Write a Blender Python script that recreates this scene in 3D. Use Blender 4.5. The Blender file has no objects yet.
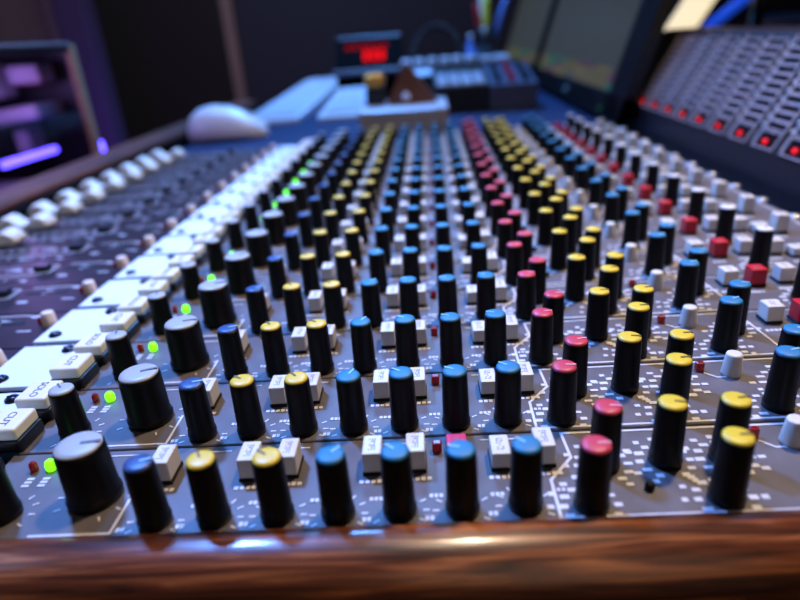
import bpy, bmesh, math, random
from mathutils import Vector, Matrix
random.seed(7)
U = 0.04            # one channel width in metres
Z0 = 0.85           # height of the console panel above the floor
SC = bpy.context.scene
COL = SC.collection
PI = math.pi

def W(x, y, z):
    return Vector((x*U, y*U, Z0 + z*U))

# ------------------------------------------------------------------ materials
MATS = {}
def lin(c):
    return tuple(((v/255)/12.92 if v/255 <= .04045 else ((v/255+.055)/1.055)**2.4) for v in c)

def mat(name, rgb, rough=.5, metal=0., spec=.5, emit=None, estr=0., var=.08, scale=60., bump=0., coat=0., sub=0.):
    m = bpy.data.materials.new(name); m.use_nodes = True
    nt = m.node_tree; N = nt.nodes; L = nt.links
    b = N['Principled BSDF']
    c = lin(rgb)
    tc = N.new('ShaderNodeTexCoord'); nz = N.new('ShaderNodeTexNoise')
    nz.inputs['Scale'].default_value = scale; nz.inputs['Detail'].default_value = 4
    L.new(tc.outputs['Object'], nz.inputs['Vector'])
    rp = N.new('ShaderNodeValToRGB')
    rp.color_ramp.elements[0].position = .3; rp.color_ramp.elements[1].position = .7
    rp.color_ramp.elements[0].color = (*[v*(1-var) for v in c], 1)
    rp.color_ramp.elements[1].color = (*[min(1, v*(1+var)) for v in c], 1)
    L.new(nz.outputs['Fac'], rp.inputs['Fac']); L.new(rp.outputs['Color'], b.inputs['Base Color'])
    mr = N.new('ShaderNodeMapRange'); mr.inputs['To Min'].default_value = max(.02, rough-.06); mr.inputs['To Max'].default_value = min(1, rough+.06)
    L.new(nz.outputs['Fac'], mr.inputs['Value']); L.new(mr.outputs['Result'], b.inputs['Roughness'])
    b.inputs['Metallic'].default_value = metal
    b.inputs['Specular IOR Level'].default_value = spec
    b.inputs['Coat Weight'].default_value = coat
    if emit:
        b.inputs['Emission Color'].default_value = (*lin(emit), 1); b.inputs['Emission Strength'].default_value = estr
    if bump:
        bp = N.new('ShaderNodeBump'); bp.inputs['Strength'].default_value = bump; bp.inputs['Distance'].default_value = .0005
        L.new(nz.outputs['Fac'], bp.inputs['Height']); L.new(bp.outputs['Normal'], b.inputs['Normal'])
    MATS[name] = m
    return m

def wood(name, dark, mid, light, axis, rough=.25, coat=.6, scale=1.):
    m = bpy.data.materials.new(name); m.use_nodes = True
    nt = m.node_tree; N = nt.nodes; L = nt.links; b = N['Principled BSDF']
    tc = N.new('ShaderNodeTexCoord'); mp = N.new('ShaderNodeMapping')
    s = [90*scale]*3; s[axis] = 5*scale
    mp.inputs['Scale'].default_value = s
    nz = N.new('ShaderNodeTexNoise'); nz.inputs['Scale'].default_value = 1.6; nz.inputs['Detail'].default_value = 7; nz.inputs['Distortion'].default_value = .8
    L.new(tc.outputs['Object'], mp.inputs['Vector']); L.new(mp.outputs['Vector'], nz.inputs['Vector'])
    rp = N.new('ShaderNodeValToRGB'); e = rp.color_ramp.elements
    e[0].position = .32; e[0].color = (*lin(dark), 1); e[1].position = .72; e[1].color = (*lin(light), 1)
    k = e.new(.52); k.color = (*lin(mid), 1)
    L.new(nz.outputs['Fac'], rp.inputs['Fac']); L.new(rp.outputs['Color'], b.inputs['Base Color'])
    b.inputs['Roughness'].default_value = rough; b.inputs['Coat Weight'].default_value = coat; b.inputs['Coat Roughness'].default_value = .12
    bp = N.new('ShaderNodeBump'); bp.inputs['Strength'].default_value = .25; bp.inputs['Distance'].default_value = .0004
    L.new(nz.outputs['Fac'], bp.inputs['Height']); L.new(bp.outputs['Normal'], b.inputs['Normal'])
    L.new(bp.outputs['Normal'], b.inputs['Coat Normal'])
    MATS[name] = m
    return m

mat('panel_grey', (93, 89, 92), .45, 0, .4, var=.16, scale=90, bump=.1)
mat('panel_maroon', (40, 20, 24), .42, 0, .3, var=.14, scale=60, bump=.1)
mat('plate_white', (216, 226, 236), .5, var=.02)
mat('print_white', (206, 206, 208), .5, var=.05)
mat('knob_black', (10, 8, 7), .4, 0, .22, var=.2, scale=200)
mat('cap_blue', (30, 120, 160), .5, var=.06)
mat('cap_navy', (44, 74, 128), .4, var=.06)
mat('cap_yellow', (226, 196, 56), .4, var=.06)
mat('cap_red', (202, 62, 80), .4, var=.06)
mat('cap_grey', (168, 172, 172), .4, var=.05)
mat('cap_white', (222, 222, 218), .4, var=.03)
mat('line_dark', (108, 92, 44), .5)
mat('line_shade', (92, 94, 98), .5)
mat('line_sky', (150, 200, 226), .5)
mat('line_pink', (238, 160, 172), .5)
mat('line_light', (235, 240, 245), .5)
mat('button_white', (214, 208, 196), .38, var=.03)
mat('button_ivory', (232, 226, 208), .32, var=.03)
mat('button_cream', (226, 208, 188), .4, var=.05)
mat('button_red', (196, 22, 40), .35, var=.06)
mat('button_pink', (214, 60, 110), .35, var=.06)
mat('button_black', (16, 15, 17), .35, var=.1)
mat('ink_dark', (92, 92, 108), .6)
mat('ink', (128, 126, 138), .6)
mat('led_red_off', (120, 10, 20), .25, emit=(150, 8, 20), estr=.12)
mat('led_green', (120, 255, 20), .3, emit=(98, 255, 10), estr=2.6)
mat('led_green_dim', (90, 200, 20), .3, emit=(80, 230, 10), estr=1.4)
mat('led_red', (160, 10, 10), .3, emit=(255, 14, 16), estr=1.3)
mat('display_face', (8, 8, 10), .9, 0, .05)
mat('led_digits', (90, 4, 4), .9, 0, 0, emit=(255, 10, 12), estr=2.2)
mat('led_digits_dim', (80, 4, 6), .9, 0, 0, emit=(200, 10, 14), estr=.5)
mat('led_pin', (40, 120, 60), .3, emit=(20, 120, 60), estr=.6)
mat('led_purple', (120, 60, 255), .3, emit=(84, 70, 255), estr=9.)
mat('screw_dark', (38, 42, 56), .28, .8, var=.1)
mat('screw_bright', (200, 200, 205), .3, .9, var=.1)
mat('slot_black', (6, 6, 7), .7)
mat('lining_black', (9, 8, 8), .95, 0, .05)
mat('chassis_black', (14, 13, 15), .6, var=.2)
mat('bridge_navy', (40, 30, 36), .4, .1, var=.08, scale=30)
mat('meter_frame', (170, 164, 172), .3, 0, var=.12, scale=40)
mat('meter_window', (30, 10, 16), .3, 0, .2, var=.3)
mat('desk_blue', (28, 42, 76), .6, 0, .2, var=.1, scale=30)
mat('plastic_white', (232, 234, 236), .3, var=.02)
mat('plastic_grey', (146, 142, 138), .4, var=.05)
mat('metal_silver', (190, 194, 200), .35, .4, var=.04)
mat('leather_brown', (94, 50, 22), .45, var=.2, scale=40, bump=.2)
mat('gold', (222, 160, 70), .3, .8, var=.1)
mat('plastic_black', (12, 12, 14), .4, var=.15)
mat('bezel_black', (10, 10, 13), .35, var=.15)
mat('device_blue', (70, 78, 100), .4, var=.08)
mat('pad_light', (200, 214, 230), .4, var=.04)
mat('wall_black', (30, 27, 30), .8, var=.1, scale=4)
mat('wall_grey', (96, 80, 78), .8, var=.1, scale=4)
mat('trim_grey', (140, 118, 116), .6, var=.08, scale=6)
mat('floor_dark', (38, 34, 34), .7, var=.2, scale=8)
mat('fabric_purple', (60, 44, 76), .9, var=.12, scale=80, bump=.3)
mat('case_dark', (20, 18, 24), .4, var=.1)
mat('case_tan', (196, 156, 112), .5, var=.1)
mat('component', (150, 140, 156), .5, var=.3, scale=30)
mat('pen_yellow', (196, 214, 40), .4)
mat('pen_red', (170, 30, 40), .4)
mat('pen_blue', (96, 140, 220), .4)
mat('lamp_cream', (250, 240, 214), .5, emit=(245, 226, 186), estr=1.1)
mat('tube_blue', (40, 90, 230), .4, emit=(28, 78, 215), estr=.6)
wood('wood_front', (24, 10, 5), (98, 50, 26), (176, 106, 56), 0, .34, .5, 2.4)
wood('wood_rail', (40, 20, 14), (104, 54, 34), (126, 68, 44), 1, .75, .0)

# dark fabric wall covered with a diamond grid of small dimples
def acoustic():
    m = bpy.data.materials.new('acoustic_wall'); m.use_nodes = True
    nt = m.node_tree; N = nt.nodes; L = nt.links; b = N['Principled BSDF']
    tc = N.new('ShaderNodeTexCoord'); mp = N.new('ShaderNodeMapping')
    mp.inputs['Rotation'].default_value = (0, PI/4, 0); mp.inputs['Scale'].default_value = (28, 28, 28)
    ck = N.new('ShaderNodeTexVoronoi'); ck.inputs['Randomness'].default_value = 0; ck.inputs['Scale'].default_value = 1
    L.new(tc.outputs['Object'], mp.inputs['Vector']); L.new(mp.outputs['Vector'], ck.inputs['Vector'])
    rp = N.new('ShaderNodeValToRGB'); e = rp.color_ramp.elements
    e[0].position = .2; e[0].color = (*lin((12, 15, 26)), 1); e[1].position = .5; e[1].color = (*lin((40, 44, 64)), 1)
    L.new(ck.outputs['Distance'], rp.inputs['Fac']); L.new(rp.outputs['Color'], b.inputs['Base Color'])
    b.inputs['Roughness'].default_value = .8
    MATS['acoustic'] = m
acoustic()

def screen_mat(seed):
    m = bpy.data.materials.new('screen'); m.use_nodes = True
    nt = m.node_tree; N = nt.nodes; L = nt.links; b = N['Principled BSDF']
    tc = N.new('ShaderNodeTexCoord'); sp = N.new('ShaderNodeSeparateXYZ'); L.new(tc.outputs['Generated'], sp.inputs['Vector'])
    # horizontal track lines of an editing program
    mu = N.new('ShaderNodeMath'); mu.operation = 'MULTIPLY'; mu.inputs[1].default_value = 24; L.new(sp.outputs['Z'], mu.inputs[0])
    fr = N.new('ShaderNodeMath'); fr.operation = 'FRACT'; L.new(mu.outputs[0], fr.inputs[0])
    r1 = N.new('ShaderNodeValToRGB'); e = r1.color_ramp.elements
    e[0].position = .0; e[0].color = (*lin((52, 60, 62)), 1); e[1].position = .72; e[1].color = (*lin((66, 74, 76)), 1)
    e[0].color, e[1].color = e[1].color, e[0].color
    L.new(fr.outputs[0], r1.inputs['Fac'])
    # coloured clips in the lowest tracks
    mp = N.new('ShaderNodeMapping'); mp.inputs['Scale'].default_value = (0, 9, 24); mp.inputs['Location'].default_value = (0, seed, 0)
    L.new(tc.outputs['Generated'], mp.inputs['Vector'])
    wn = N.new('ShaderNodeTexVoronoi'); wn.inputs['Scale'].default_value = 1; wn.inputs['Randomness'].default_value = .4
    L.new(mp.outputs['Vector'], wn.inputs['Vector'])
    sp2 = N.new('ShaderNodeSeparateColor'); L.new(wn.outputs['Color'], sp2.inputs['Color'])
    r2 = N.new('ShaderNodeValToRGB'); r2.color_ramp.interpolation = 'CONSTANT'; e = r2.color_ramp.elements
    e[0].position = 0; e[0].color = (*lin((92, 90, 66)), 1); e[1].position = .45; e[1].color = (*lin((36, 104, 84)), 1)
    for p, c in ((.62, (88, 58, 80)), (.72, (104, 98, 68)), (.9, (70, 78, 80))):
        k = e.new(p); k.color = (*lin(c), 1)
    L.new(sp2.outputs[0], r2.inputs['Fac'])
    lo = N.new('ShaderNodeMath'); lo.operation = 'LESS_THAN'; lo.inputs[1].default_value = .085; L.new(sp.outputs['Z'], lo.inputs[0])
    mx = N.new('ShaderNodeMix'); mx.data_type = 'RGBA'
    L.new(lo.outputs[0], mx.inputs[0]); L.new(r1.outputs['Color'], mx.inputs[6]); L.new(r2.outputs['Color'], mx.inputs[7])
    b.inputs['Base Color'].default_value = (.01, .01, .012, 1); b.inputs['Roughness'].default_value = .3
    L.new(mx.outputs[2], b.inputs['Emission Color']); b.inputs['Emission Strength'].default_value = .62
    return m
MATS['screen_a'] = screen_mat(0.); MATS['screen_b'] = screen_mat(3.3)

def glass(name, tint):
    m = bpy.data.materials.new(name); m.use_nodes = True
    nt = m.node_tree; N = nt.nodes; L = nt.links; N.remove(N['Principled BSDF'])
    t = N.new('ShaderNodeBsdfTransparent'); t.inputs['Color'].default_value = (*tint, 1)
    g = N.new('ShaderNodeBsdfGlossy'); g.inputs['Roughness'].default_value = .08
    x = N.new('ShaderNodeMixShader'); x.inputs[0].default_value = .02; L.new(t.outputs[0], x.inputs[1]); L.new(g.outputs[0], x.inputs[2])
    L.new(x.outputs[0], N['Material Output'].inputs['Surface'])
    MATS[name] = m
glass('glass_tint', (.8, .78, .85))

# ------------------------------------------------------------------ mesh helpers (unit = channel widths)
def bm_new(): return bmesh.new()

def add_box(bm, c, s, bev=0., seg=2, rot=None, mi=0):
    r = bmesh.ops.create_cube(bm, size=1.)
    vs = r['verts']
    for v in vs: v.co = Vector((v.co.x*s[0], v.co.y*s[1], v.co.z*s[2]))
    fs = set(f for v in vs for f in v.link_faces)
    if bev:
        es = list(set(e for v in vs for e in v.link_edges))
        g = bmesh.ops.bevel(bm, geom=es, offset=bev, segments=seg, affect='EDGES', profile=.5)
        vs = list(set(g['verts']) | set(v for v in vs if v.is_valid))
        fs = set(f for v in vs for f in v.link_faces)
    for f in fs: f.material_index = mi
    for v in vs:
        if rot is not None: v.co = rot @ v.co
        v.co += Vector(c)

def add_lathe(bm, prof, c=(0, 0, 0), n=28, mi=0, cap0=True, cap1=True, rot=None):
    rings = []
    for r, z in prof:
        ring = []
        for i in range(n):
            a = 2*PI*i/n
            p = Vector((r*math.cos(a), r*math.sin(a), z))
            if rot is not None: p = rot @ p
            ring.append(bm.verts.new(p + Vector(c)))
        rings.append(ring)
    for a, b in zip(rings, rings[1:]):
        for i in range(n):
            f = bm.faces.new((a[i], a[(i+1) % n], b[(i+1) % n], b[i])); f.material_index = mi; f.smooth = True
    if cap0: f = bm.faces.new(list(reversed(rings[0]))); f.material_index = mi
    if cap1: f = bm.faces.new(rings[-1]); f.material_index = mi

def add_prism(bm, poly, axis, a, b, mi=0, smooth=False):
    """poly = 2D points in the two remaining axes (in xyz order), extruded from a to b on axis."""
    def P(u, v, t):
        return {0: (t, u, v), 1: (u, t, v), 2: (u, v, t)}[axis]
    A = [bm.verts.new(P(u, v, a)) for u, v in poly]; B = [bm.verts.new(P(u, v, b)) for u, v in poly]
    n = len(poly)
    for i in range(n):
        f = bm.faces.new((A[i], A[(i+1) % n], B[(i+1) % n], B[i])); f.material_index = mi; f.smooth = smooth
    f = bm.faces.new(A); f.material_index = mi
    f = bm.faces.new(list(reversed(B))); f.material_index = mi

def add_quad(bm, pts, z, mi=0, th=.004):
    A = [bm.verts.new((x, y, z)) for x, y in pts]; B = [bm.verts.new((x, y, z+th)) for x, y in pts]
    n = len(pts)
    bm.faces.new(B).material_index = mi
    for i in range(n): bm.faces.new((A[i], A[(i+1) % n], B[(i+1) % n], B[i])).material_index = mi

def add_line(bm, pts, w, z, mi=0):
    for (x0, y0), (x1, y1) in zip(pts, pts[1:]):
        d = Vector((x1-x0, y1-y0)); d.normalize(); n = Vector((-d.y, d.x))*w/2; d = d*w/2
        add_quad(bm, [(x0-d.x-n.x, y0-d.y-n.y), (x1+d.x-n.x, y1+d.y-n.y), (x1+d.x+n.x, y1+d.y+n.y), (x0-d.x+n.x, y0-d.y+n.y)], z, mi)

def add_tube(bm, pts, r, n=12, mi=0):
    for p, q in zip(pts, pts[1:]):
        p = Vector(p); q = Vector(q); d = q-p
        rot = Vector((0, 0, 1)).rotation_difference(d.normalized()).to_matrix()
        add_lathe(bm, [(r, 0), (r, d.length)], p, n, mi, rot=rot)

def mesh(bm, name, mats):
    bmesh.ops.recalc_face_normals(bm, faces=bm.faces)
    bmesh.ops.scale(bm, vec=(U, U, U), verts=bm.verts)
    me = bpy.data.meshes.new(name); bm.to_mesh(me); bm.free()
    for m in (mats if isinstance(mats, (list, tuple)) else [mats]): me.materials.append(MATS[m])
    return me

def put(name, me, parent=None, loc=(0, 0, 0), rz=0., label=None):
    o = bpy.data.objects.new(name, me); COL.objects.link(o)
    if parent is not None:
        o.parent = parent; o.location = Vector(loc)*U
    else:
        o.location = W(*loc)
    o.rotation_euler = (0, 0, rz)
    if label: o['label'] = label
    return o

def tag(o, label, cat, group=None):
    o['label'] = label; o['category'] = cat
    if group: o['group'] = group
    return o

def thing(name, loc, label, cat, group=None, rz=0.):
    o = bpy.data.objects.new(name, None); COL.objects.link(o)
    o.location = W(*loc); o.rotation_euler = (0, 0, rz); o.empty_display_size = .01
    return tag(o, label, cat, group)

def struct(name, me, loc=(0, 0, 0)):
    o = put(name, me, None, loc); o['kind'] = 'structure'; return o

def copy_tree(o, parent=None, loc=None):
    c = o.copy(); COL.objects.link(c)
    if parent is not None: c.parent = parent
    if loc is not None: c.location = loc
    for ch in o.children: copy_tree(ch, c)
    return c

_txt = {}
def text_mesh(s, size):
    if (s, size) in _txt: return _txt[(s, size)]
    cu = bpy.data.curves.new('lettering', 'FONT'); cu.body = s; cu.size = size*U; cu.align_x = 'CENTER'; cu.align_y = 'CENTER'; cu.extrude = .002*U; cu.offset = .0006*U
    o = bpy.data.objects.new('lettering', cu); COL.objects.link(o)
    bpy.context.view_layer.update()
    me = bpy.data.meshes.new_from_object(o.evaluated_get(bpy.context.evaluated_depsgraph_get()))
    bpy.data.objects.remove(o); me.materials.clear(); me.materials.append(MATS['ink_dark'])
    _txt[(s, size)] = me
    return me

# ------------------------------------------------------------------ shared control meshes
def knob_body(rb, rt, h):
    bm = bm_new()
    sk = .075
    add_lathe(bm, [(rb*1.0, 0), (rb*1.03, sk*.7), (rb*.98, sk), (rb*.955, sk+.01), (rt*1.06, h-.05), (rt*1.03, h-.015), (rt*.97, h), (rt*.9, h-.006)], n=32)
    return mesh(bm, 'knob_body', 'knob_black')

def knob_cap(r, h, m):
    bm = bm_new()
    add_lathe(bm, [(r*.985, -.03), (r*.985, .0), (r*.95, .010), (r*.7, .016), (r*.3, .018)], (0, 0, h), n=28)
    return mesh(bm, 'coloured_cap', m)

def knob_pointer(r, h, m):
    bm = bm_new()
    add_box(bm, (r*.52, 0, h+.016), (r*.82, r*.17, .012))
    return mesh(bm, 'pointer_line', m)

SMALL = knob_body(.118, .099, .515)
PAN = knob_body(.128, .104, .45)
BIG = knob_body(.195, .168, .48)
CAPS = {}
def cap(kind, colour):
    if (kind, colour) not in CAPS:
        r, h = {'s': (.099, .515), 'p': (.104, .45), 'b': (.168, .48)}[kind]
        ln = {'cap_yellow': 'line_dark', 'cap_grey': 'line_shade', 'cap_white': 'line_shade', 'cap_red': 'line_pink'}.get(colour, 'line_sky')
        CAPS[(kind, colour)] = (knob_cap(r, h, colour), knob_pointer(r, h, ln))
    return CAPS[(kind, colour)]

def button_mesh(sx, sy, h, m, base=True):
    bm = bm_new()
    add_box(bm, (0, 0, h/2+.012), (sx, sy, h-.024), .012, 2)
    me = mesh(bm, 'push_button', m)
    return me
def collar_mesh(sx, sy):
    bm = bm_new(); add_box(bm, (0, 0, .012), (sx+.012, sy+.012, .03), .004, 1)
    return mesh(bm, 'button_collar', 'slot_black')
def strokes_mesh(sx, sy, h):
    bm = bm_new(); rr = random.Random(sx*100+h*7)
    n = 6
    for j in range(3):
        for i in range(n):
            if rr.random() < .2: continue
            add_box(bm, ((j-1)*sx*.13+rr.uniform(-.02, .02)*sx, (i-(n-1)/2)*sy*.105, h+.0005), (sx*rr.uniform(.06, .12), sy*rr.uniform(.03, .07), .002))
    return mesh(bm, 'lettering', 'ink')
BTN = {k: (button_mesh(*v[:3], v[3]), collar_mesh(v[0], v[1]), strokes_mesh(*v[:3])) for k, v in {
    'w': (.145, .235, .2, 'button_white'), 'short': (.145, .235, .16, 'button_white'), 'sq': (.17, .19, .2, 'button_white'), 'low': (.19, .19, .13, 'button_white'),
    'tall': (.18, .19, .28, 'button_white'), 'red': (.18, .19, .22, 'button_red'), 'pink': (.16, .16, .1, 'button_pink')}.items()}

def led_mesh(m, r=.04):
    bm = bm_new(); add_lathe(bm, [(r, 0), (r*1.1, .02), (r*1.1, .05), (r*.9, .075), (r*.5, .088)], n=14); return mesh(bm, 'indicator_light', m)
LED_R = led_mesh('led_red_off', .03); LED_G = led_mesh('led_green'); LED_GD = led_mesh('led_green_dim')
bm = bm_new(); add_box(bm, (0, 0, .045), (.075, .06, .09), .012, 2); LED_BOX = mesh(bm, 'indicator_light', 'led_red_off')

bm = bm_new(); add_lathe(bm, [(.09, 0), (.088, .02), (.07, .2), (.064, .212), (.045, .215)], n=24); WCAP = mesh(bm, 'toggle_cap', 'button_white')
bm = bm_new(); add_lathe(bm, [(.092, 0), (.09, .02), (.075, .16), (.068, .175), (.04, .178)], n=24); PCAP = mesh(bm, 'toggle_cap', 'button_cream')

bm = bm_new(); add_box(bm, (0, 0, .06), (.33, .345, .12), .02, 2); MUTE_BASE = mesh(bm, 'switch_base', 'button_black')
bm = bm_new(); add_box(bm, (0, 0, .178), (.30, .335, .12), .025, 3); MUTE_CAP = mesh(bm, 'switch_cap', 'button_ivory')

# saddle shaped fader cap, long axis along the fader travel (x)
def fader_mesh():
    bm = bm_new()
    pts = [(-.50, .05), (-.51, .12), (-.44, .22), (-.34, .29), (-.25, .28), (-.12, .16), (0, .11), (.12, .16), (.25, .28), (.34, .29), (.44, .22), (.51, .12), (.50, .05)]
    n = len(pts)
    ws = [-.2, -.188, -.15, 0, .15, .188, .2]; hs = [.72, .92, 1, 1.0, 1, .92, .72]
    rows = []
    for w, h in zip(ws, hs):
        rows.append([bm.verts.new((x*(.97 if h < .8 else 1), w, .05+(z-.05)*h)) for x, z in pts])
    for a, b in zip(rows, rows[1:]):
        for i in range(n-1):
            f = bm.faces.new((a[i], a[i+1], b[i+1], b[i])); f.smooth = True
        bm.faces.new((a[n-1], a[0], b[0], b[n-1]))
    bm.faces.new(rows[0]); bm.faces.new(list(reversed(rows[-1])))
    add_box(bm, (0, 0, .03), (.12, .05, .06))
    return mesh(bm, 'fader_cap', 'button_ivory')
FADER = fader_mesh()

bm = bm_new(); add_lathe(bm, [(.075, 0), (.072, .02), (.05, .04), (.02, .046)], n=18); add_box(bm, (0, 0, .046), (.09, .014, .006)); SCREW_D = mesh(bm, 'screw', 'screw_dark')
bm = bm_new(); add_lathe(bm, [(.1, 0), (.098, .025), (.07, .045), (.03, .05)], n=18); add_box(bm, (0, 0, .05), (.11, .016, .006)); SCREW_B = mesh(bm, 'screw', 'screw_bright')

bm = bm_new(); add_lathe(bm, [(.035, 0), (.033, .05), (.02, .06)], n=14); TRIM = mesh(bm, 'trimmer', 'knob_black')

# ------------------------------------------------------------------ channel strip plates
Y0, Y1 = -.145, .835
bm = bm_new(); add_box(bm, (.98, (Y0+Y1)/2, -.15), (9.24, Y1-Y0, .3), .008, 1); FACE = mesh(bm, 'faceplate', 'panel_grey')
bm = bm_new(); add_box(bm, (-6.64, (Y0+Y1)/2, -.15), (3.88, Y1-Y0, .3), .008, 1); FPANEL = mesh(bm, 'fader_panel', 'panel_maroon')
bm = bm_new(); add_box(bm, (-4.24, .33, .025), (1.02, .89, .05), .006, 1); LPLATE = mesh(bm, 'label_plate', 'plate_white')

KNOBS = [  # x, y, body, cap colour, pointer angle (deg), label
    (-3.27, .12, 'p', 'cap_grey', 120, 'black knob with a pale grey top'),
    (-2.65, .28, 'b', 'cap_grey', 20, 'large black knob with a pale grey top'),
    (-2.079, 0, 's', 'cap_navy', 15, 'black knob with a navy blue top'),
    (-1.655, .01, 's', 'cap_yellow', 130, 'black knob with a yellow top'),
    (-1.202, .01, 's', 'cap_yellow', 140, 'black knob with a yellow top'),
    (-.77, .0, 's', 'cap_blue', 55, 'black knob with a blue top'),
    (-.338, .01, 's', 'cap_blue', 150, 'black knob with a blue top'),
    (.098, 0, 's', 'cap_blue', 160, 'black knob with a blue top'),
    (.534, .02, 's', 'cap_blue', 150, 'black knob with a blue top'),
    (.977, -.01, 's', 'cap_red', 0, 'black knob with a red top'),
    (1.175, .405, 's', 'cap_red', 0, 'black knob with a red top'),
    (1.635, .42, 's', 'cap_yellow', 0, 'black knob with a yellow top'),
    (1.891, .01, 's', 'cap_yellow', 5, 'black knob with a yellow top'),
    (2.078, .42, 's', 'cap_yellow', 0, 'black knob with a yellow top'),
    (2.769, .04, 's', 'cap_blue', 20, 'black knob with a blue top'),
    (3.027, .405, 's', 'cap_blue', 10, 'black knob with a blue top'),
    (4.08, .04, 's', 'cap_white', 60, 'black knob with a white top'),
]
BUTTONS = [(-2.18, .51, 'w'), (-1.5, .50, 'w'), (-1.2, .52, 'w'), (-.55, .51, 'w'), (-.22, .52, 'w'), (.42, .50, 'short'), (.75, .52, 'w'),
           (3.5, .59, 'sq'), (3.8, .54, 'red'), (4.16, .6, 'sq'), (4.52, .54, 'sq'), (4.72, .36, 'low'), (4.98, .36, 'tall')]
BUTTONS.append((.1, .655, 'pink'))
BUTTONS[11] = (4.76, .40, 'low'); BUTTONS[12] = (5.02, .36, 'tall')

# white printing on the grey plate
bm = bm_new(); rr = random.Random(3); zt = .0005
add_line(bm, [(.95, .80), (.96, .5), (.76, .26), (.75, -.13)], .022, zt)
add_line(bm, [(-2.95, -.1), (-2.37, -.1), (-2.37, .3)], .02, zt)
add_line(bm, [(.95, .80), (3.22, .80)], .02, zt); add_line(bm, [(.78, -.115), (3.3, -.115)], .02, zt)
add_line(bm, [(3.3, -.115), (3.25, .8)], .02, zt)
add_line(bm, [(2.42, .6), (2.5, .52), (2.62, .52)], .016, zt)
add_line(bm, [(5.5, -.13), (5.5, .82)], .02, zt)
add_line(bm, [(3.35, .80), (5.45, .80)], .012, zt)
for x0, x1 in ((-2.0, -1.75), (-1.6, -1.1), (-.65, -.15), (.3, .8), (-2.95, -2.5)):
    add_line(bm, [(x0, .76), (x1, .76)], .014, zt)
for x, y, kind, col, ang, lab in KNOBS:
    R = {'s': .185, 'p': .21, 'b': .27}[kind]
    right = x > .8
    for i in range(11):
        a = math.radians(-60+30*i) if True else 0
        px, py = x+R*math.cos(a), y+R*math.sin(a)
        if not (Y0+.03 < py < Y1-.03): continue
        if right:
            w, h = rr.uniform(.05, .075), rr.uniform(.03, .045)
            add_quad(bm, [(px-w/2, py-h/2), (px+w/2, py-h/2), (px+w/2, py+h/2), (px-w/2, py+h/2)], zt)
            if rr.random() < .6:
                px, py = x+(R+.085)*math.cos(a), y+(R+.07)*math.sin(a)
                if Y0+.03 < py < Y1-.03: add_quad(bm, [(px-w/2, py-h/2), (px+w*.3, py-h/2), (px+w*.3, py+h/2), (px-w/2, py+h/2)], zt)
        else:
            if rr.random() < .35: continue
            c, s = math.cos(a), math.sin(a)
            add_line(bm, [(px-.016*c, py-.016*s), (px+.016*c, py+.016*s)], .014, zt)
    if not right and kind == 's':      # value text at either side
        for j in range(3):
            add_quad(bm, [(x+.21+j*.035, y+.12), (x+.235+j*.035, y+.12), (x+.235+j*.035, y+.155), (x+.21+j*.035, y+.155)], zt)
            if j < 2: add_quad(bm, [(x-.26+j*.035, y-.09), (x-.235+j*.035, y-.09), (x-.235+j*.035, y-.05), (x-.26+j*.035, y-.05)], zt)
for x, y, k in BUTTONS:                # captions in front of the buttons
    if k == 'pink': continue
    if x < 3:
        for j in range(5):
            add_quad(bm, [(x-.1+j*.045, y-.205), (x-.068+j*.045, y-.205), (x-.068+j*.045, y-.17), (x-.1+j*.045, y-.17)], zt)
    else:
        for j in range(4):
            add_quad(bm, [(x-.16+j*.045, y-.26), (x-.128+j*.045, y-.26), (x-.128+j*.045, y-.215), (x-.16+j*.045, y-.215)], zt)
for x in (-3.3, -3.17):                # captions in front of the two lights
    for j in range(3):
        add_quad(bm, [(x-.03, .42+j*.04), (x+.03, .42+j*.04), (x+.03, .447+j*.04), (x-.03, .447+j*.04)], zt)
PRINT = mesh(bm, 'printed_scale', 'print_white')

bm = bm_new()
add_line(bm, [(-7.6, .34), (-6.35, .34), (-6.06, .42), (-6.06, .74), (-6.5, .76)], .022, zt)
add_line(bm, [(-5.88, .77), (-5.3, .77)], .022, zt); add_line(bm, [(-5.2, .3), (-5.05, .3)], .03, zt)
add_line(bm, [(-8.3, .74), (-6.7, .74)], .014, zt)
add_quad(bm, [(-5.62, .5), (-5.42, .6), (-5.62, .66)], zt)
for j in range(9):
    add_line(bm, [(-8.2+j*.2, .52), (-8.2+j*.2, .6)], .02, zt); add_line(bm, [(-8.2+j*.2, .14), (-8.2+j*.2, .2)], .02, zt)
for x, y in ((-5.75, .25), (-6.4, .56), (-6.7, .6), (-5.2, .72), (-6.9, .12), (-6.3, .1)):
    add_quad(bm, [(x-.07, y-.03), (x+.07, y-.03), (x+.07, y+.03), (x-.07, y+.03)], zt)
FPRINT = mesh(bm, 'printed_scale', 'print_white')
bm = bm_new(); add_box(bm, (-7.35, .075, .002), (2.1, .05, .012), .002, 1); add_box(bm, (-5.58, .57, .002), (.6, .07, .012), .002, 1); FSLOT = mesh(bm, 'fader_slot', 'slot_black')
bm = bm_new(); add_box(bm, (0, 0, .05), (.22, .17, .1), .015, 2); FBTN = mesh(bm, 'push_button', 'button_black')

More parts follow.
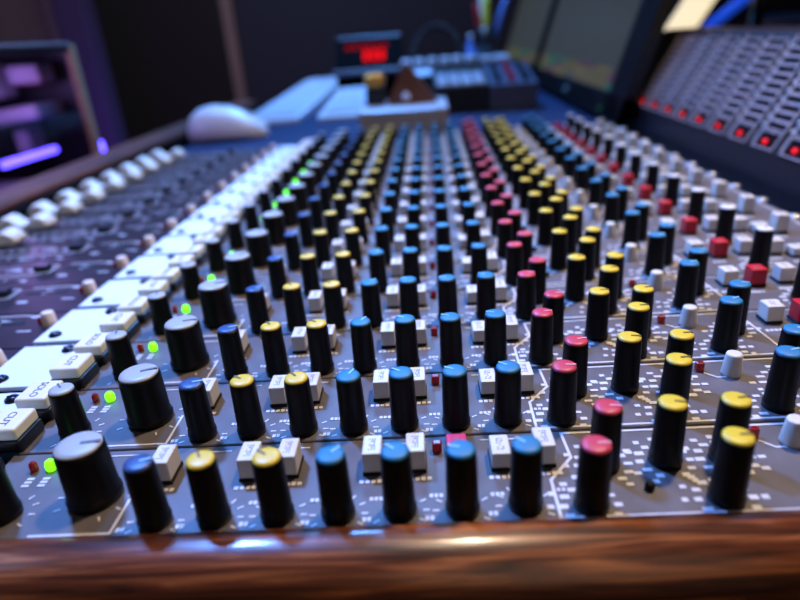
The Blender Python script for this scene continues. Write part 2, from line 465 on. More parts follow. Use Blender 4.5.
ORD = ['first', 'second', 'third', 'fourth', 'fifth', 'sixth', 'seventh', 'eighth', 'ninth', 'tenth', 'eleventh', 'twelfth', 'thirteenth', 'fourteenth', 'fifteenth', 'sixteenth']
SHEAR = .022
def make_strip(k):
    if k == 0: lab = 'first channel strip of knobs and buttons, right behind the rounded wooden end'
    elif k == 15: lab = 'sixteenth and farthest channel strip of knobs, next to the blue desk'
    else: lab = ORD[k] + ' channel strip of coloured knobs and buttons, counted from the wooden end'
    t = thing('channel_strip', (0, k, 0), lab, 'mixer channel', 'channel strips side by side along the mixing console', SHEAR)
    put('faceplate', FACE, t, label='grey metal faceplate with white printed scales')
    put('printed_scale', PRINT, t)
    put('fader_panel', FPANEL, t, label='dark maroon plate with fader slot')
    put('printed_scale', FPRINT, t); put('fader_slot', FSLOT, t)
    lp = put('label_plate', LPLATE, t, label='blank white label plate with two dark screws')
    for x, y in ((-4.56, .04), (-4.16, .64)): put('screw', SCREW_D, lp, (x, y, .048))
    put('fader_cap', FADER, t, (-8.03, .075, 0), label='ivory saddle-shaped fader cap')
    put('push_button', FBTN, t, (-6.2, .53, 0), label='small black push button')
    put('toggle_cap', PCAP, t, (-4.87, .46, 0), label='small cream round cap')
    put('indicator_light', LED_BOX, t, (-5.0, .50, 0), label='small unlit red light')
    for x, y, s in ((-3.76, .035, 'CUT'), (-3.76, .50, 'SOLO')):
        b = put('illuminated_switch', MUTE_BASE, t, (x, y, 0), label='ivory rectangular switch on a black base')
        put('switch_cap', MUTE_CAP, b)
        put('lettering', text_mesh(s, .1), b, (0, 0, .2385), -PI/2)
    put('indicator_light', LED_R, t, (-3.33, .62, 0), label='small unlit red light')
    put('indicator_light', LED_G if k not in (6, 14, 15) else LED_GD, t, (-3.195, .635, 0), label='glowing green light')
    for x, y, kind, col, ang, l in KNOBS:
        body = {'s': SMALL, 'p': PAN, 'b': BIG}[kind]
        kn = put('rotary_knob', body, t, (x, y, 0), math.radians(ang + random.uniform(-14, 14)), l)
        c, p = cap(kind, col)
        put('coloured_cap', c, kn); put('pointer_line', p, kn)
    for x, y, kd in BUTTONS:
        me, co, st = BTN[kd]
        b = put('push_button', me, t, (x, y, 0), 0, 'red square push button' if kd == 'red' else 'pink push button' if kd == 'pink' else 'white push button')
        put('button_collar', co, b); put('lettering', st, b)
    put('indicator_light', LED_BOX, t, (-.055, .65, 0), label='small unlit red light')
    put('indicator_light', LED_BOX, t, (2.39, .655, 0), label='small unlit red light')
    put('toggle_cap', WCAP, t, (2.645, .575, 0), label='small white round cap')
    put('trimmer', TRIM, t, (1.42, .13, 0), label='tiny dark trimmer')
    put('screw', SCREW_B, t, (5.6, -.02, 0), label='bright round screw head'); 
    return t
for k in range(16): make_strip(k)

# ------------------------------------------------------------------ console frame
cf = thing('console_frame', (0, 0, -.06), 'wooden-ended console frame carrying the rows of knobs', 'mixing console frame')
bm = bm_new(); add_box(bm, (-1.36, 7.95, -1.31), (14.92, 16.2, 2.0), .02, 1)
put('chassis', mesh(bm, 'chassis', 'chassis_black'), cf)
# rounded wooden end across the near side
prof = [(-.165, -2.4), (-.165, .045), (-.19, .075), (-.25, .09)]
for i in range(13):
    a = PI/2 + (PI/2)*i/12
    prof.append((-.29+.33*math.cos(a), -.24+.33*math.sin(a)))
prof += [(-.60, -.5), (-.52, -.75), (-.52, -2.4)]
bm = bm_new(); add_prism(bm, prof, 0, -10.9, 8.5, smooth=False)
for f in bm.faces:
    if len(f.verts) == 4 and abs(f.normal.x) < .1 and f.calc_area() < 19*.12: f.smooth = True
fw = put('wooden_end', mesh(bm, 'wooden_end', 'wood_front'), cf, (0, 0, .06), SHEAR, 'glossy dark brown wood with rounded edge')
# long wooden armrest at the left, black on its inner side
pr = [(-10.35, -1.0), (-10.35, .14), (-10.28, .26), (-10.18, .30), (-9.5, .30), (-9.38, .27), (-9.31, .19), (-9.31, .05), (-9.31, -1.0)]
bm = bm_new(); add_prism(bm, pr, 1, -.4, 30)
put('wooden_armrest', mesh(bm, 'wooden_armrest', 'wood_rail'), cf, (0, 0, .06), 0, 'matt brown wooden armrest')
bm = bm_new(); add_box(bm, (-9.11, 14.8, -.5), (.38, 30.3, 1.2), .01, 1)
put('armrest_lining', mesh(bm, 'armrest_lining', 'lining_black'), cf, (0, 0, .06), 0, 'black inner side of the armrest')
bm = bm_new()
for x in (-7.5, 5.5): add_box(bm, (x, 1.5, -11.7), (1.6, 1.6, 18.7), .05, 1)
for x in (-7.5, 5.5): add_box(bm, (x, 14.5, -11.7), (1.6, 1.6, 18.7), .05, 1)
bm.free()
for x in (-7.0, 5.0):
    for y in (1.5, 14.5):
        bm = bm_new(); add_box(bm, (x, y, -11.75), (1.4, 1.4, 18.9), .05, 1)
        put('leg', mesh(bm, 'leg', 'chassis_black'), cf)

# ------------------------------------------------------------------ meter bridge
mb = thing('meter_bridge', (6.1, 0, 0), 'sloping dark meter bridge with a lattice of windows and red lights', 'meter bridge')
bm = bm_new()
add_prism(bm, [(0.03, -2.2), (0.03, .0), (.09, .56), (1.20, 2.5), (1.32, 2.56), (2.4, 2.56), (2.4, -2.2)], 1, .06, 17.5)
put('housing', mesh(bm, 'housing', 'bridge_navy'), mb)
bm = bm_new(); add_prism(bm, [(.0, 0), (.03, .05), (.06, .05), (.06, 0)], 1, -.3, 15.5)
SL = math.atan2(2.5-.56, 1.20-.09)
rotm = Matrix.Rotation(-SL, 3, 'Y')          # local x runs up the slope, local z is its outward normal
bm.free()
def meter_meshes():
    fr = bm_new(); wi = bm_new(); pk = bm_new(); pr = bm_new()
    w = .74; yo = .03
    u = .02
    def cell(u0, u1):
        for s in (-1, 1): add_box(fr, ((u0+u1)/2, s*(w/2-.022)+yo, .03), (u1-u0, .044, .06), .01, 1)
        add_box(fr, (u0+.012, yo, .03), (.024, w, .06), .006, 1); add_box(fr, (u1-.012, yo, .03), (.024, w, .06), .006, 1)
        add_box(wi, ((u0+u1)/2, yo, .014), (u1-u0-.03, w-.12, .02))
    cell(u, u+.34); add_lathe(pk, [(.048, 0), (.046, .03), (.03, .042), (.012, .046)], (u+.14, yo+.05, .024), 14)
    u += .37
    for i in range(10):
        cell(u, u+.165)
        add_box(pr, (u+.08, yo-w/2-.10, .004), (.04, .09, .008))
        u += .172
    add_box(fr, (1.15, yo+w/2+.06, .02), (2.1, .03, .04), .008, 1)
    out = []
    for b, n, m in ((fr, 'meter_column', 'meter_frame'), (wi, 'meter_windows', 'meter_window'), (pk, 'peak_light', 'led_red'), (pr, 'printed_scale', 'print_white')):
        for v in b.verts: v.co = rotm @ v.co + Vector((.09, 0, .56))
        out.append(mesh(b, n, m))
    return out
mf, mw, mp_, mpr = meter_meshes()
for k in range(16):
    c = put('meter_column', mf, mb, (0, k+.48, 0), label='pale grey lattice column of small dark windows')
    put('meter_windows', mw, c); put('peak_light', mp_, c, label='glowing red light'); put('printed_scale', mpr, c)

# ------------------------------------------------------------------ desk beyond the console
dk = thing('desk', (0, 34.9, -.1), 'dark blue-lit desk top stretching behind the mixing console', 'desk')
bm = bm_new(); add_box(bm, (-.15, .0, -.42), (17.0, 34.0, .8), .03, 2); add_box(bm, (-1.45, -17.85, -.42), (14.3, 1.7, .8), .03, 2)
put('desk_top', mesh(bm, 'desk_top', 'desk_blue'), dk)
for x in (-7, 7):
    for y in (-13, 16):
        bm = bm_new(); add_box(bm, (x, y, -10.98), (1.2, 1.2, 20.3), .04, 1)
        put('leg', mesh(bm, 'leg', 'chassis_black'), dk)
DZ = -.1

# white computer mouse
def lofted(bm, secs, n=24):
    rings = []
    for x, ry, zt in secs:
        ring = []
        for i in range(n):
            a = 2*PI*i/n
            y = ry*math.copysign(abs(math.cos(a))**.8, math.cos(a)); s = math.sin(a)
            z = zt*.22 + (zt*.78*abs(s)**.85 if s > 0 else -zt*.22*abs(s)**.5)
            ring.append(bm.verts.new((x, y, z)))
        rings.append(ring)
    for a, b in zip(rings, rings[1:]):
        for i in range(n):
            f = bm.faces.new((a[i], a[(i+1) % n], b[(i+1) % n], b[i])); f.smooth = True
    bm.faces.new(rings[0]); bm.faces.new(list(reversed(rings[-1])))
ms = thing('computer_mouse', (-7.45, 19.2, DZ), 'white rounded computer mouse on the blue desk by the armrest', 'mouse')
bm = bm_new()
lofted(bm, [(-1.42, .12, .3), (-1.36, .4, .62), (-1.2, .62, .9), (-.9, .78, 1.1), (-.45, .84, 1.2), (.1, .82, 1.14), (.6, .76, .94), (1.0, .68, .72), (1.3, .52, .5), (1.42, .3, .32), (1.46, .1, .2)])
put('shell', mesh(bm, 'shell', 'plastic_white'), ms, (0, 0, .02))
bm = bm_new(); add_box(bm, (-.05, 0, .03), (2.3, 1.1, .06), .02, 1); put('base', mesh(bm, 'base', 'plastic_grey'), ms)
bm = bm_new(); add_box(bm, (.85, 0, .865), (.36, .12, .1), .03, 2, Matrix.Rotation(.4, 3, 'Y')); put('scroll_wheel', mesh(bm, 'scroll_wheel', 'plastic_grey'), ms)

# two white keyboards lying lengthwise
def keyboard(loc, w, l, rz, label, tilt):
    t = thing('keyboard', loc, label, 'keyboard', 'white keyboards lying on the desk', rz)
    bm = bm_new(); R = Matrix.Rotation(tilt, 3, 'X')
    add_prism(bm, [(0, 0), (0, .16), (l, .16+l*math.tan(tilt)), (l, 0)], 0, -w/2, w/2)
    put('case', mesh(bm, 'case', 'plastic_white'), t)
    bm = bm_new()
    nx, ny = 5, 15
    for i in range(nx):
        for j in range(ny):
            y = .5+(l-1.)*(j+.5)/ny
            add_box(bm, (-w/2+.2+(w-.4)*(i+.5)/nx, y, .22+y*math.tan(tilt)), ((w-.4)/nx*.86, (l-1.)/ny*.86, .14), .03, 1)
    put('keys', mesh(bm, 'keys', 'pad_light'), t)
    return t
keyboard((-6.75, 22.6, DZ), 2.4, 13.5, -.03, 'long white keyboard lying beyond the mouse, nearer the armrest', .05)
keyboard((-3.55, 22.4, DZ), 2.3, 6.4, -.02, 'white keyboard between the other keyboard and the brown stand', .09)

# silver box with stand on it
t = thing('audio_box', (-.9, 18.75, DZ), 'flat grey box with silver top right behind the farthest knobs', 'box')
bm = bm_new(); add_box(bm, (0, 0, .41), (2.95, 3.3, .7), .06, 2); put('body', mesh(bm, 'body', 'plastic_grey'), t)
bm = bm_new(); add_box(bm, (0, 0, .80), (2.95, 3.3, .09), .03, 2); put('lid', mesh(bm, 'lid', 'metal_silver'), t, label='silver lid')
for x in (-1.2, 1.2):
    for y in (-1.3, 1.3):
        bm = bm_new(); add_lathe(bm, [(.12, 0), (.12, .08)], (x, y, 0), 12); put('foot', mesh(bm, 'foot', 'plastic_black'), t)
t = thing('leather_stand', (-.8, 18.9, .746), 'brown triangular tent-shaped stand on top of the grey box', 'stand')
bm = bm_new(); add_prism(bm, [(-.72, 0), (1.08, 0), (.03, 1.32), (-.06, 1.32)], 1, -.3, .9)
bmesh.ops.bevel(bm, geom=bm.edges[:], offset=.03, segments=2, affect='EDGES')
put('folded_body', mesh(bm, 'folded_body', 'leather_brown'), t)
bm = bm_new(); add_lathe(bm, [(.13, 0), (.14, .03), (.1, .07), (.03, .08)], (-.02, -.29, .26), 18, rot=Matrix.Rotation(PI/2, 3, 'X'))
put('badge', mesh(bm, 'badge', 'pad_light'), t, label='small pale round badge')
t = thing('lit_leather_block', (-1.9, 19.2, .746), 'added black block with a gold top for lit leather, left of the brown stand', 'case')  # added block: its gold top stands for light on the folded leather
bm = bm_new(); add_box(bm, (0, 0, .3), (.66, .9, .6), .05, 2); put('body', mesh(bm, 'body', 'plastic_black'), t)
bm = bm_new(); add_box(bm, (0, 0, .82), (.68, .92, .44), .14, 3); put('lid', mesh(bm, 'lid', 'gold'), t, label='gold top standing for light on the leather')

# red display unit
t = thing('display_unit', (-3.1, 31.3, DZ), 'dark unit with glowing red digits standing at the back of the desk', 'display'); t.scale = (.9, .9, .94)
bm = bm_new(); add_prism(bm, [(-1.6, 0), (-1.6, 1.75), (-.2, 3.15), (1.2, 3.2), (1.2, 0)], 0, -1.9, 1.9); put('case', mesh(bm, 'case', 'display_face'), t)
bm = bm_new(); add_box(bm, (0, -1.9, 1.5), (4.0, .6, .28), .05, 1); put('shelf_edge', mesh(bm, 'shelf_edge', 'device_blue'), t, label='grey-blue front ledge')
bm = bm_new(); add_box(bm, (0, .5, 3.22), (3.7, 1.3, .12), .04, 1); put('top_panel', mesh(bm, 'top_panel', 'device_blue'), t, label='grey-blue top')
RD = Matrix.Rotation(PI/4, 3, 'X')
bm = bm_new()
segs = {'8': 'abcdefg', '0': 'abcdef', '5': 'afgcd', '2': 'abged'}
def digit(bm, ch, x, y, s):
    P = {'a': (0, 1, .6, .14), 'g': (0, 0, .6, .14), 'd': (0, -1, .6, .14), 'f': (-.36, .5, .14, .8), 'b': (.36, .5, .14, .8), 'e': (-.36, -.5, .14, .8), 'c': (.36, -.5, .14, .8)}
    for k in segs[ch]:
        px, py, w, h = P[k]; add_box(bm, (x+px*s, y+py*s, 0), (w*s, h*s, .06))
for i in range(3): digit(bm, '8', -.12+i*.46, -.22, .30)
for v in bm.verts: v.co = RD @ v.co + Vector((0, -.94, 2.45))
put('digits', mesh(bm, 'digits', 'led_digits'), t, label='glowing red digits')
bm = bm_new()
for i in range(6): add_box(bm, (-1.15+i*.42, .42, 0), (.3, .26, .06), .02, 1)
for v in bm.verts: v.co = RD @ v.co + Vector((0, -.94, 2.45))
put('indicator_row', mesh(bm, 'indicator_row', 'led_digits_dim'), t, label='row of dim red squares')

# groove box with pads, and a small mixer beside it
t = thing('drum_machine', (1.25, 23.6, DZ), 'black-sided drum machine with pale lit pads, right of the brown stand', 'drum machine')
bm = bm_new(); add_prism(bm, [(-1.5, 0), (-1.5, 1.0), (2.3, 1.45), (2.3, 0)], 0, -1.05, 1.15); put('case', mesh(bm, 'case', 'plastic_black'), t)
for i in range(4):
    for j in range(4):
        bm = bm_new(); add_box(bm, (-.72+i*.5, -1.15+j*.62, 1.10+j*.075), (.42, .5, .12), .04, 2); put('pad', mesh(bm, 'pad', 'pad_light'), t, label='pale drum pad')
t = thing('desk_mixer', (3.25, 23.3, DZ), 'small grey-blue mixer with red knobs, right of the drum machine', 'small mixer')
bm = bm_new(); add_prism(bm, [(-1.4, 0), (-1.4, 1.0), (2.4, 1.6), (2.4, 0)], 0, -.85, 1.0); put('case', mesh(bm, 'case', 'device_blue'), t)
for i in range(3):
    for j in range(4):
        bm = bm_new(); add_lathe(bm, [(.14, 0), (.12, .25), (.08, .27)], (-.5+i*.55, -.9+j*.8, 1.07+j*.126), 14)
        put('knob', mesh(bm, 'knob', 'button_red' if i == 1 else 'plastic_black'), t, label='red knob' if i == 1 else None)
t = thing('effects_unit', (.4, 29.0, DZ), 'dark unit with a row of pale knobs behind the drum machine', 'effects unit')
bm = bm_new(); add_prism(bm, [(-1.3, 0), (-1.3, 1.1), (1.2, 1.75), (1.2, 0)], 0, -1.9, 2.2); put('case', mesh(bm, 'case', 'plastic_black'), t)
for i in range(6):
    bm = bm_new(); add_lathe(bm, [(.26, 0), (.22, .4), (.14, .43)], (-1.5+i*.64, .2, 1.45), 18); put('knob', mesh(bm, 'knob', 'pad_light'), t, label='pale knob')
bm = bm_new(); add_box(bm, (-1.0, -.75, 1.27), (1.5, .8, .06), .02, 1, Matrix.Rotation(.25, 3, 'X')); put('display', mesh(bm, 'display', 'pad_light'), t, label='pale display')

# shelf box, pen cup and pens
o = put('paper_tray', None, None, (3.2, 33, DZ)) if False else None
t = thing('paper_tray', (2.55, 33.0, DZ), 'pale low tray at the back of the desk under the pen cup', 'tray')
bm = bm_new(); add_box(bm, (0, 0, .7), (3.6, 2.6, 1.4), .08, 2); put('body', mesh(bm, 'body', 'plastic_black'), t)
bm = bm_new(); add_box(bm, (0, -.05, 1.5), (3.7, 2.8, .24), .06, 2); put('lid', mesh(bm, 'lid', 'pad_light'), t, label='pale lid')
cz = DZ+1.62
t = thing('pen_cup', (3.25, 33.2, cz), 'black pen cup on the pale tray in front of the dark wall', 'cup')
bm = bm_new(); add_lathe(bm, [(.46, 0), (.5, 1.5), (.44, 1.5), (.4, .08)], (0, 0, 0), 24); put('cup_body', mesh(bm, 'cup_body', 'plastic_black'), t)
def pen(name, x, y, tilt, r, l, m, label, cat):
    bm = bm_new(); R = Matrix.Rotation(tilt, 3, 'Y')
    add_lathe(bm, [(r*.4, 0), (r, .3), (r, l-.2), (r*.8, l)], (0, 0, .1), 14, rot=R)
    o = put(name, mesh(bm, name, m), None, (3.25+x, 33.2+y, cz)); tag(o, label, cat)
pen('highlighter_pen', .02, -.15, .0, .17, 2.8, 'pen_yellow', 'yellow highlighter standing in the black pen cup', 'pen')
pen('marker_pen', -.18, .0, -.14, .15, 2.6, 'pen_red', 'red marker standing at the left in the pen cup', 'pen')
pen('ballpoint_pen', .1, .12, .36, .14, 2.9, 'pen_blue', 'blue pen leaning right out of the pen cup', 'pen')
pen('scissors_handle', -.02, .2, -.03, .24, 3.9, 'plastic_white', 'tall white marker behind the yellow one in the pen cup', 'pen')
bpy.data.objects['scissors_handle'].name = 'whiteboard_marker'
t = thing('glass_bottle', (2.35, 32.4, cz), 'small pale blue bottle on the tray left of the pen cup', 'bottle')
bm = bm_new(); add_lathe(bm, [(.22, 0), (.26, .05), (.26, .5), (.12, .8), (.1, 1.0)], (0, 0, 0), 18); put('bottle_body', mesh(bm, 'bottle_body', 'pen_blue'), t)
bm = bm_new(); add_lathe(bm, [(.13, 0), (.13, .16)], (0, 0, 1.0), 14); put('bottle_cap', mesh(bm, 'bottle_cap', 'plastic_white'), t)

# headphones standing at the wall
t = thing('headphones', (.6, 37.5, DZ), 'black headphones standing on the desk against the dark dotted wall', 'headphones')
bm = bm_new()
arc = [(1.5*math.cos(a), 0, 1.6+1.75*math.sin(a)) for a in [PI*i/14 for i in range(15)]]
add_tube(bm, arc, .17, 10); put('headband', mesh(bm, 'headband', 'plastic_black'), t)
for s in (-1, 1):
    bm = bm_new(); add_lathe(bm, [(.6, -.3), (.85, -.2), (.85, .2), (.6, .3)], (s*1.5, 0, .86), 22, rot=Matrix.Rotation(PI/2, 3, 'Y')); put('ear_cup', mesh(bm, 'ear_cup', 'plastic_black'), t)

# ------------------------------------------------------------------ monitors
def monitor(y0, y1, label, scr, near):
    t = thing('monitor', (5.75, (y0+y1)/2, DZ), label, 'monitor', 'monitors standing in a row along the right side of the desk')
    w = y1-y0; tl = math.radians(17); h = 9.2
    R = Matrix.Rotation(tl, 3, 'Y')
    off = Vector((-.22, 0, .18))
    def bxr(bm, c, s, bev=.03): 
        add_box(bm, R @ Vector(c) + off, s, bev, 2, R)
    bm = bm_new()
    bb, bs, bt, bn = .82, .5, .4, near
    bxr(bm, (.1, 0, bb/2), (.34, w, bb)); bxr(bm, (.1, 0, h-bt/2), (.34, w, bt))
    bxr(bm, (.1, w/2-bs/2, h/2), (.34, bs, h)); bxr(bm, (.1, -w/2+bn/2, h/2), (.34, bn, h))
    bxr(bm, (.24, 0, h/2), (.2, w-.1, h-.1))
    put('bezel', mesh(bm, 'bezel', 'bezel_black'), t)
    bm = bm_new(); add_box(bm, (0, 0, 0), (.1, w-bs-bn, h-bb-bt))
    me = mesh(bm, 'screen', 'bezel_black'); me.materials.clear(); me.materials.append(MATS[scr])
    s = put('screen', me, t); s.location = (R @ Vector((.07, (bn-bs)/2, (bb+h-bt)/2)) + off)*U; s.rotation_euler = (0, tl, 0)
    bm = bm_new(); bxr(bm, (-.08, -.4, bb*.5), (.03, .55, .2), .01); put('emblem', mesh(bm, 'emblem', 'plastic_grey'), t, label='small pale emblem on the lower bezel')
    bm = bm_new(); bxr(bm, (-.08, -w/2+bn+.3, bb*.3), (.03, .1, .07), .01); put('power_light', mesh(bm, 'power_light', 'led_pin'), t, label='small green light')
    bm = bm_new(); add_box(bm, (1.5, 0, .1), (2.4, 5.0, .18), .06, 2); put('stand_foot', mesh(bm, 'stand_foot', 'bezel_black'), t)
    bm = bm_new(); add_box(bm, (1.75, 0, 2.4), (.5, 1.6, 4.6), .06, 2); put('stand_neck', mesh(bm, 'stand_neck', 'bezel_black'), t)
    return t
monitor(15.5, 31.4, 'nearer dim monitor showing track lines, next to the meter bridge', 'screen_a', 1.75)
monitor(31.8, 46.4, 'farther dim monitor, beyond the one by the meter bridge', 'screen_b', .5)

# ------------------------------------------------------------------ computer tower with glass side, at the left
FL = -Z0/U
t = thing('side_cabinet', (-14.5, 13.0, FL), 'low dark cabinet under the computer tower left of the console', 'cabinet')
bm = bm_new(); add_box(bm, (0, 0, 6.2), (5.4, 12.0, 12.2), .05, 1); put('body', mesh(bm, 'body', 'wall_black'), t)
bm = bm_new(); add_box(bm, (2.72, 0, 6.2), (.1, 11.6, 11.6), .03, 1); put('door', mesh(bm, 'door', 'wall_black'), t)
cb = FL+12.32
t = thing('computer_tower', (-14.2, 13.2, cb), 'computer tower with glass side lit purple inside, beyond the armrest', 'computer')
H = 3.42-cb
bm = bm_new()
add_box(bm, (0, 0, .12), (4.4, 10.6, .24), .03, 1); add_box(bm, (0, 0, H-.1), (4.4, 10.6, .2), .03, 1)
add_box(bm, (-2.1, 0, H/2), (.2, 10.6, H-.3), .03, 1); add_box(bm, (0, 5.2, H/2), (4.2, .2, H-.3), .03, 1); add_box(bm, (0, -5.2, H/2), (4.2, .2, H-.3), .03, 1)
put('case', mesh(bm, 'case', 'case_dark'), t)
bm = bm_new(); add_box(bm, (2.12, 5.12, H/2), (.2, .4, H), .04, 1); put('corner_post', mesh(bm, 'corner_post', 'case_tan'), t, label='tan corner post')
bm = bm_new(); add_box(bm, (2.14, -.15, H+.03), (.22, 10.2, .1), .03, 1); put('top_trim', mesh(bm, 'top_trim', 'trim_grey'), t, label='pale trim along the top edge')
bm = bm_new(); add_box(bm, (2.16, -.1, H/2), (.06, 10.0, H-.3)); put('glass_panel', mesh(bm, 'glass_panel', 'glass_tint'), t)
bm = bm_new(); add_box(bm, (-1.7, .4, H*.55), (.3, 8.0, H*.75), .05, 1); add_box(bm, (-.9, 2.0, H-2.2), (1.4, 2.4, 2.6), .2, 2); add_box(bm, (-.6, -1.2, H-1.7), (1.8, 2.6, 2.0), .2, 2); add_box(bm, (-.4, 1.0, H-4.6), (2.2, 6.0, .9), .2, 2)
put('components', mesh(bm, 'components', 'component'), t)
bm = bm_new(); add_box(bm, (-.55, 4.2, 2.45-cb), (1.5, 1.2, 1.1), .2, 3); put('cooler', mesh(bm, 'cooler', 'component'), t)
bm = bm_new(); add_box(bm, (1.05, 4.3, 2.62-cb), (1.1, 1.0, .6), .12, 2); put('power_unit', mesh(bm, 'power_unit', 'component'), t)
bm = bm_new(); add_box(bm, (.2, 4.0, 1.38-cb), (2.8, 1.6, .5), .18, 3, Matrix.Rotation(-.08, 3, 'Y')); put('graphics_card', mesh(bm, 'graphics_card', 'component'), t)
bm = bm_new(); add_box(bm, (.35, 4.3, .55-cb), (.5, 1.0, .9), .1, 2); put('bracket', mesh(bm, 'bracket', 'component'), t)
bm = bm_new(); add_tube(bm, [(1.8, .55, .33-cb), (1.8, 3.2, .31-cb)], .11, 12); put('light_strip', mesh(bm, 'light_strip', 'led_purple'), t, label='glowing violet light strip')
bm = bm_new(); add_tube(bm, [(2.1, 5.5, -.5-cb), (2.1, 5.5, .15-cb)], .1, 10)
put('light_strip', mesh(bm, 'light_strip', 'led_purple'), t, label='small violet light in the far corner')

# tall panel lit purple behind the tower
t = thing('acoustic_panel', (-21.6, 37.0, FL), 'tall fabric panel lit purple behind the computer tower', 'acoustic panel')
bm = bm_new(); add_box(bm, (0, 0, 17), (1.9, 1.6, 34), .1, 2); put('fabric_cover', mesh(bm, 'fabric_cover', 'fabric_purple'), t)
bm = bm_new(); add_box(bm, (0, 0, .2), (2.6, 2.6, .38), .05, 1); put('foot', mesh(bm, 'foot', 'chassis_black'), t)

# ------------------------------------------------------------------ lamps at the right, above the bridge
t = thing('floor_lamp', (16.15, 34, FL), 'cream glowing light panel on a stand behind the meter bridge', 'lamp')
Rl = Matrix.Rotation(math.radians(32), 3, 'Y')
bm = bm_new(); add_box(bm, Vector((-1.2, 0, 3.6-FL)), (1.5, .2, 6.0), .1, 2, Rl); put('diffuser', mesh(bm, 'diffuser', 'lamp_cream'), t)
bm = bm_new(); add_box(bm, Vector((-1.2, .3, 3.6-FL)), (1.7, .3, 6.2), .1, 2, Rl); put('housing', mesh(bm, 'housing', 'plastic_black'), t)
bm = bm_new(); add_tube(bm, [(-1.2, .7, .2), (-1.2, .7, 3.6-FL)], .2); put('pole', mesh(bm, 'pole', 'plastic_black'), t)
bm = bm_new(); add_lathe(bm, [(2.4, 0), (2.4, .2), (.4, .4)], (-1.2, .7, 0), 24); put('base', mesh(bm, 'base', 'plastic_black'), t)

t = thing('light_tube', (13.4, 29.5, FL), 'slanting blue light tube on a black stand behind the meter bridge', 'lamp')
bm = bm_new(); add_tube(bm, [(-1.0, 0, 1.25-FL), (4.9, 0, 5.75-FL)], .25, 16); put('tube', mesh(bm, 'tube', 'tube_blue'), t)
bm = bm_new(); add_tube(bm, [(2.6, .45, .2), (2.6, .45, 3.4-FL)], .22); add_box(bm, (2.6, .3, 3.3-FL), (.5, .6, .5), .05, 1); put('pole', mesh(bm, 'pole', 'plastic_black'), t)
bm = bm_new(); add_lathe(bm, [(2.2, 0), (2.2, .2), (.4, .4)], (2.6, .45, 0), 24); put('base', mesh(bm, 'base', 'plastic_black'), t)

t = thing('speaker_cabinet', (18.6, 24.6, FL), 'large black speaker cabinet at the right behind the meter bridge', 'speaker')
bm = bm_new(); add_box(bm, (0, 0, 12.0), (7.4, 4.4, 23.8), .15, 2); put('cabinet', mesh(bm, 'cabinet', 'plastic_black'), t)
bm = bm_new(); add_box(bm, (.2, -2.28, 12), (6.4, .18, 22.8), .05, 1); put('grille', mesh(bm, 'grille', 'wall_grey'), t, label='grey-brown grille')

# ------------------------------------------------------------------ room
def slab(name, c, s, m):
    bm = bm_new(); add_box(bm, (0, 0, 0), s); return struct(name, mesh(bm, name, m), c)
slab('floor', (0, 15, FL-.5), (80, 100, 1), 'floor_dark')
slab('ceiling', (0, 15, FL+62.5), (80, 100, 1), 'wall_black')
slab('wall_back', (11.8, 54, FL+31), (56.4, 1, 62), 'acoustic')
slab('wall_back_left', (-28.3, 54.3, FL+31), (23.4, 1, 62), 'wall_black')
slab('trim_1', (-17.0, 53.35, FL+31), (.95, .5, 62), 'trim_grey')
slab('wall_left', (-40.5, 15, FL+31), (1, 80, 62), 'wall_grey')
slab('wall_right', (40.5, 15, FL+31), (1, 80, 62), 'wall_black')
slab('trim_2', (-23.3, 38.5, FL+31), (1.4, 1, 62), 'trim_grey')
slab('wall_alcove', (-32.0, 38.7, FL+31), (15.9, .9, 62), 'wall_grey')

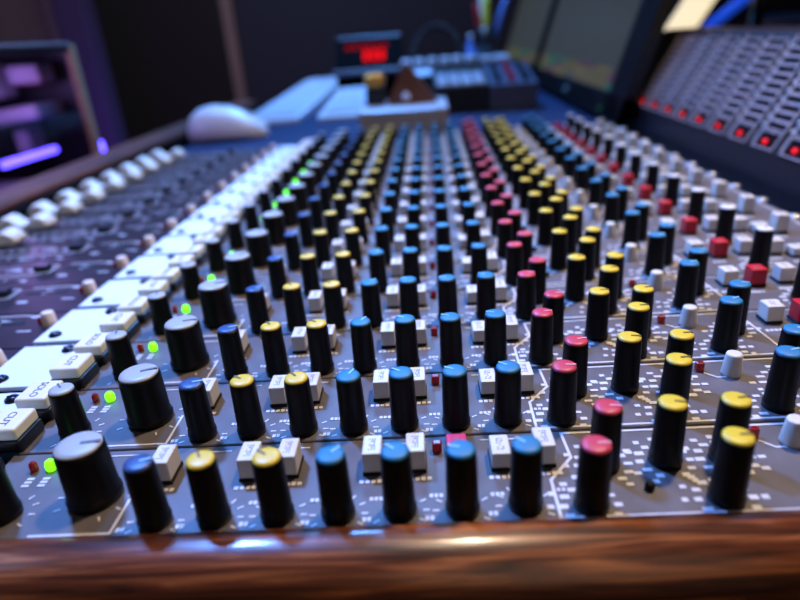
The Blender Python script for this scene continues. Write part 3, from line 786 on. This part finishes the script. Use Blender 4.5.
# ------------------------------------------------------------------ light
def area(name, loc, target, size, power, colour, spread=180):
    l = bpy.data.lights.new(name, 'AREA'); l.energy = power; l.color = colour; l.size = size
    l.shape = 'DISK'; l.spread = math.radians(spread)
    o = bpy.data.objects.new(name, l); COL.objects.link(o); o.location = W(*loc)
    d = W(*target)-o.location; o.rotation_euler = d.to_track_quat('-Z', 'Y').to_euler()
    return o
area('warm_ceiling_lamp', (9.5, 12, 33), (3, 6, 0), .13, 2.7, (1., .74, .50), spread=60)
area('cool_ceiling_lamp', (-13, 17, 28), (-2, 6, 0), .14, 4.9, (.13, .33, 1.), spread=60)
area('blue_desk_lamp', (-3, 33, 24), (-3, 24, 0), .25, 10, (.10, .36, 1.), spread=110)
area('cool_fill', (-34, 6, 16), (0, 6, 0), .8, 2.4, (.5, .58, 1.))
area('warm_fill', (20, -22, 20), (2, 5, 0), 1.6, 1.1, (1., .76, .54), spread=90)  # added warm fill from behind the camera for the front faces
def point(name, loc, p, c, r=.02):
    l = bpy.data.lights.new(name, 'POINT'); l.energy = p; l.color = c; l.shadow_soft_size = r
    o = bpy.data.objects.new(name, l); COL.objects.link(o); o.location = W(*loc)
point('tower_glow', (-13.2, 14.6, 2.5), .55, (.55, .34, 1.))
area('background_fill', (-6, 22, 34), (-14, 50, 4), .6, 3.8, (.82, .80, 1.), spread=110)  # added fill that lifts the dark walls at the back
point('panel_glow', (-18.5, 30, -2), 1.8, (.30, .14, 1.))
w = bpy.data.worlds.new('World'); SC.world = w; w.use_nodes = True
w.node_tree.nodes['Background'].inputs['Color'].default_value = (.13, .12, .13, 1); w.node_tree.nodes['Background'].inputs['Strength'].default_value = .18

# ------------------------------------------------------------------ camera
cd = bpy.data.cameras.new('Camera'); cam = bpy.data.objects.new('Camera', cd); COL.objects.link(cam)
cd.sensor_width = 36; cd.lens = 27.0; cd.clip_start = .01; cd.clip_end = 50
Rr = ((0.9968511, 0.0406446, -0.0680871), (0.0455134, 0.4098529, 0.9110154), (-0.0649336, 0.9112456, -0.4067125))
M = Matrix(((Rr[0][0], Rr[1][0], -Rr[2][0]), (Rr[0][1], Rr[1][1], -Rr[2][1]), (Rr[0][2], Rr[1][2], -Rr[2][2]))).to_4x4()
M.translation = W(0, -3.2148, 3.0505)
cam.matrix_world = M
cd.dof.use_dof = True; cd.dof.focus_distance = .212; cd.dof.aperture_fstop = 6.1
SC.camera = cam
vs = SC.view_settings
vs.view_transform = 'Standard'; vs.look = 'None'; vs.exposure = 0; vs.gamma = 1; vs.use_curve_mapping = False
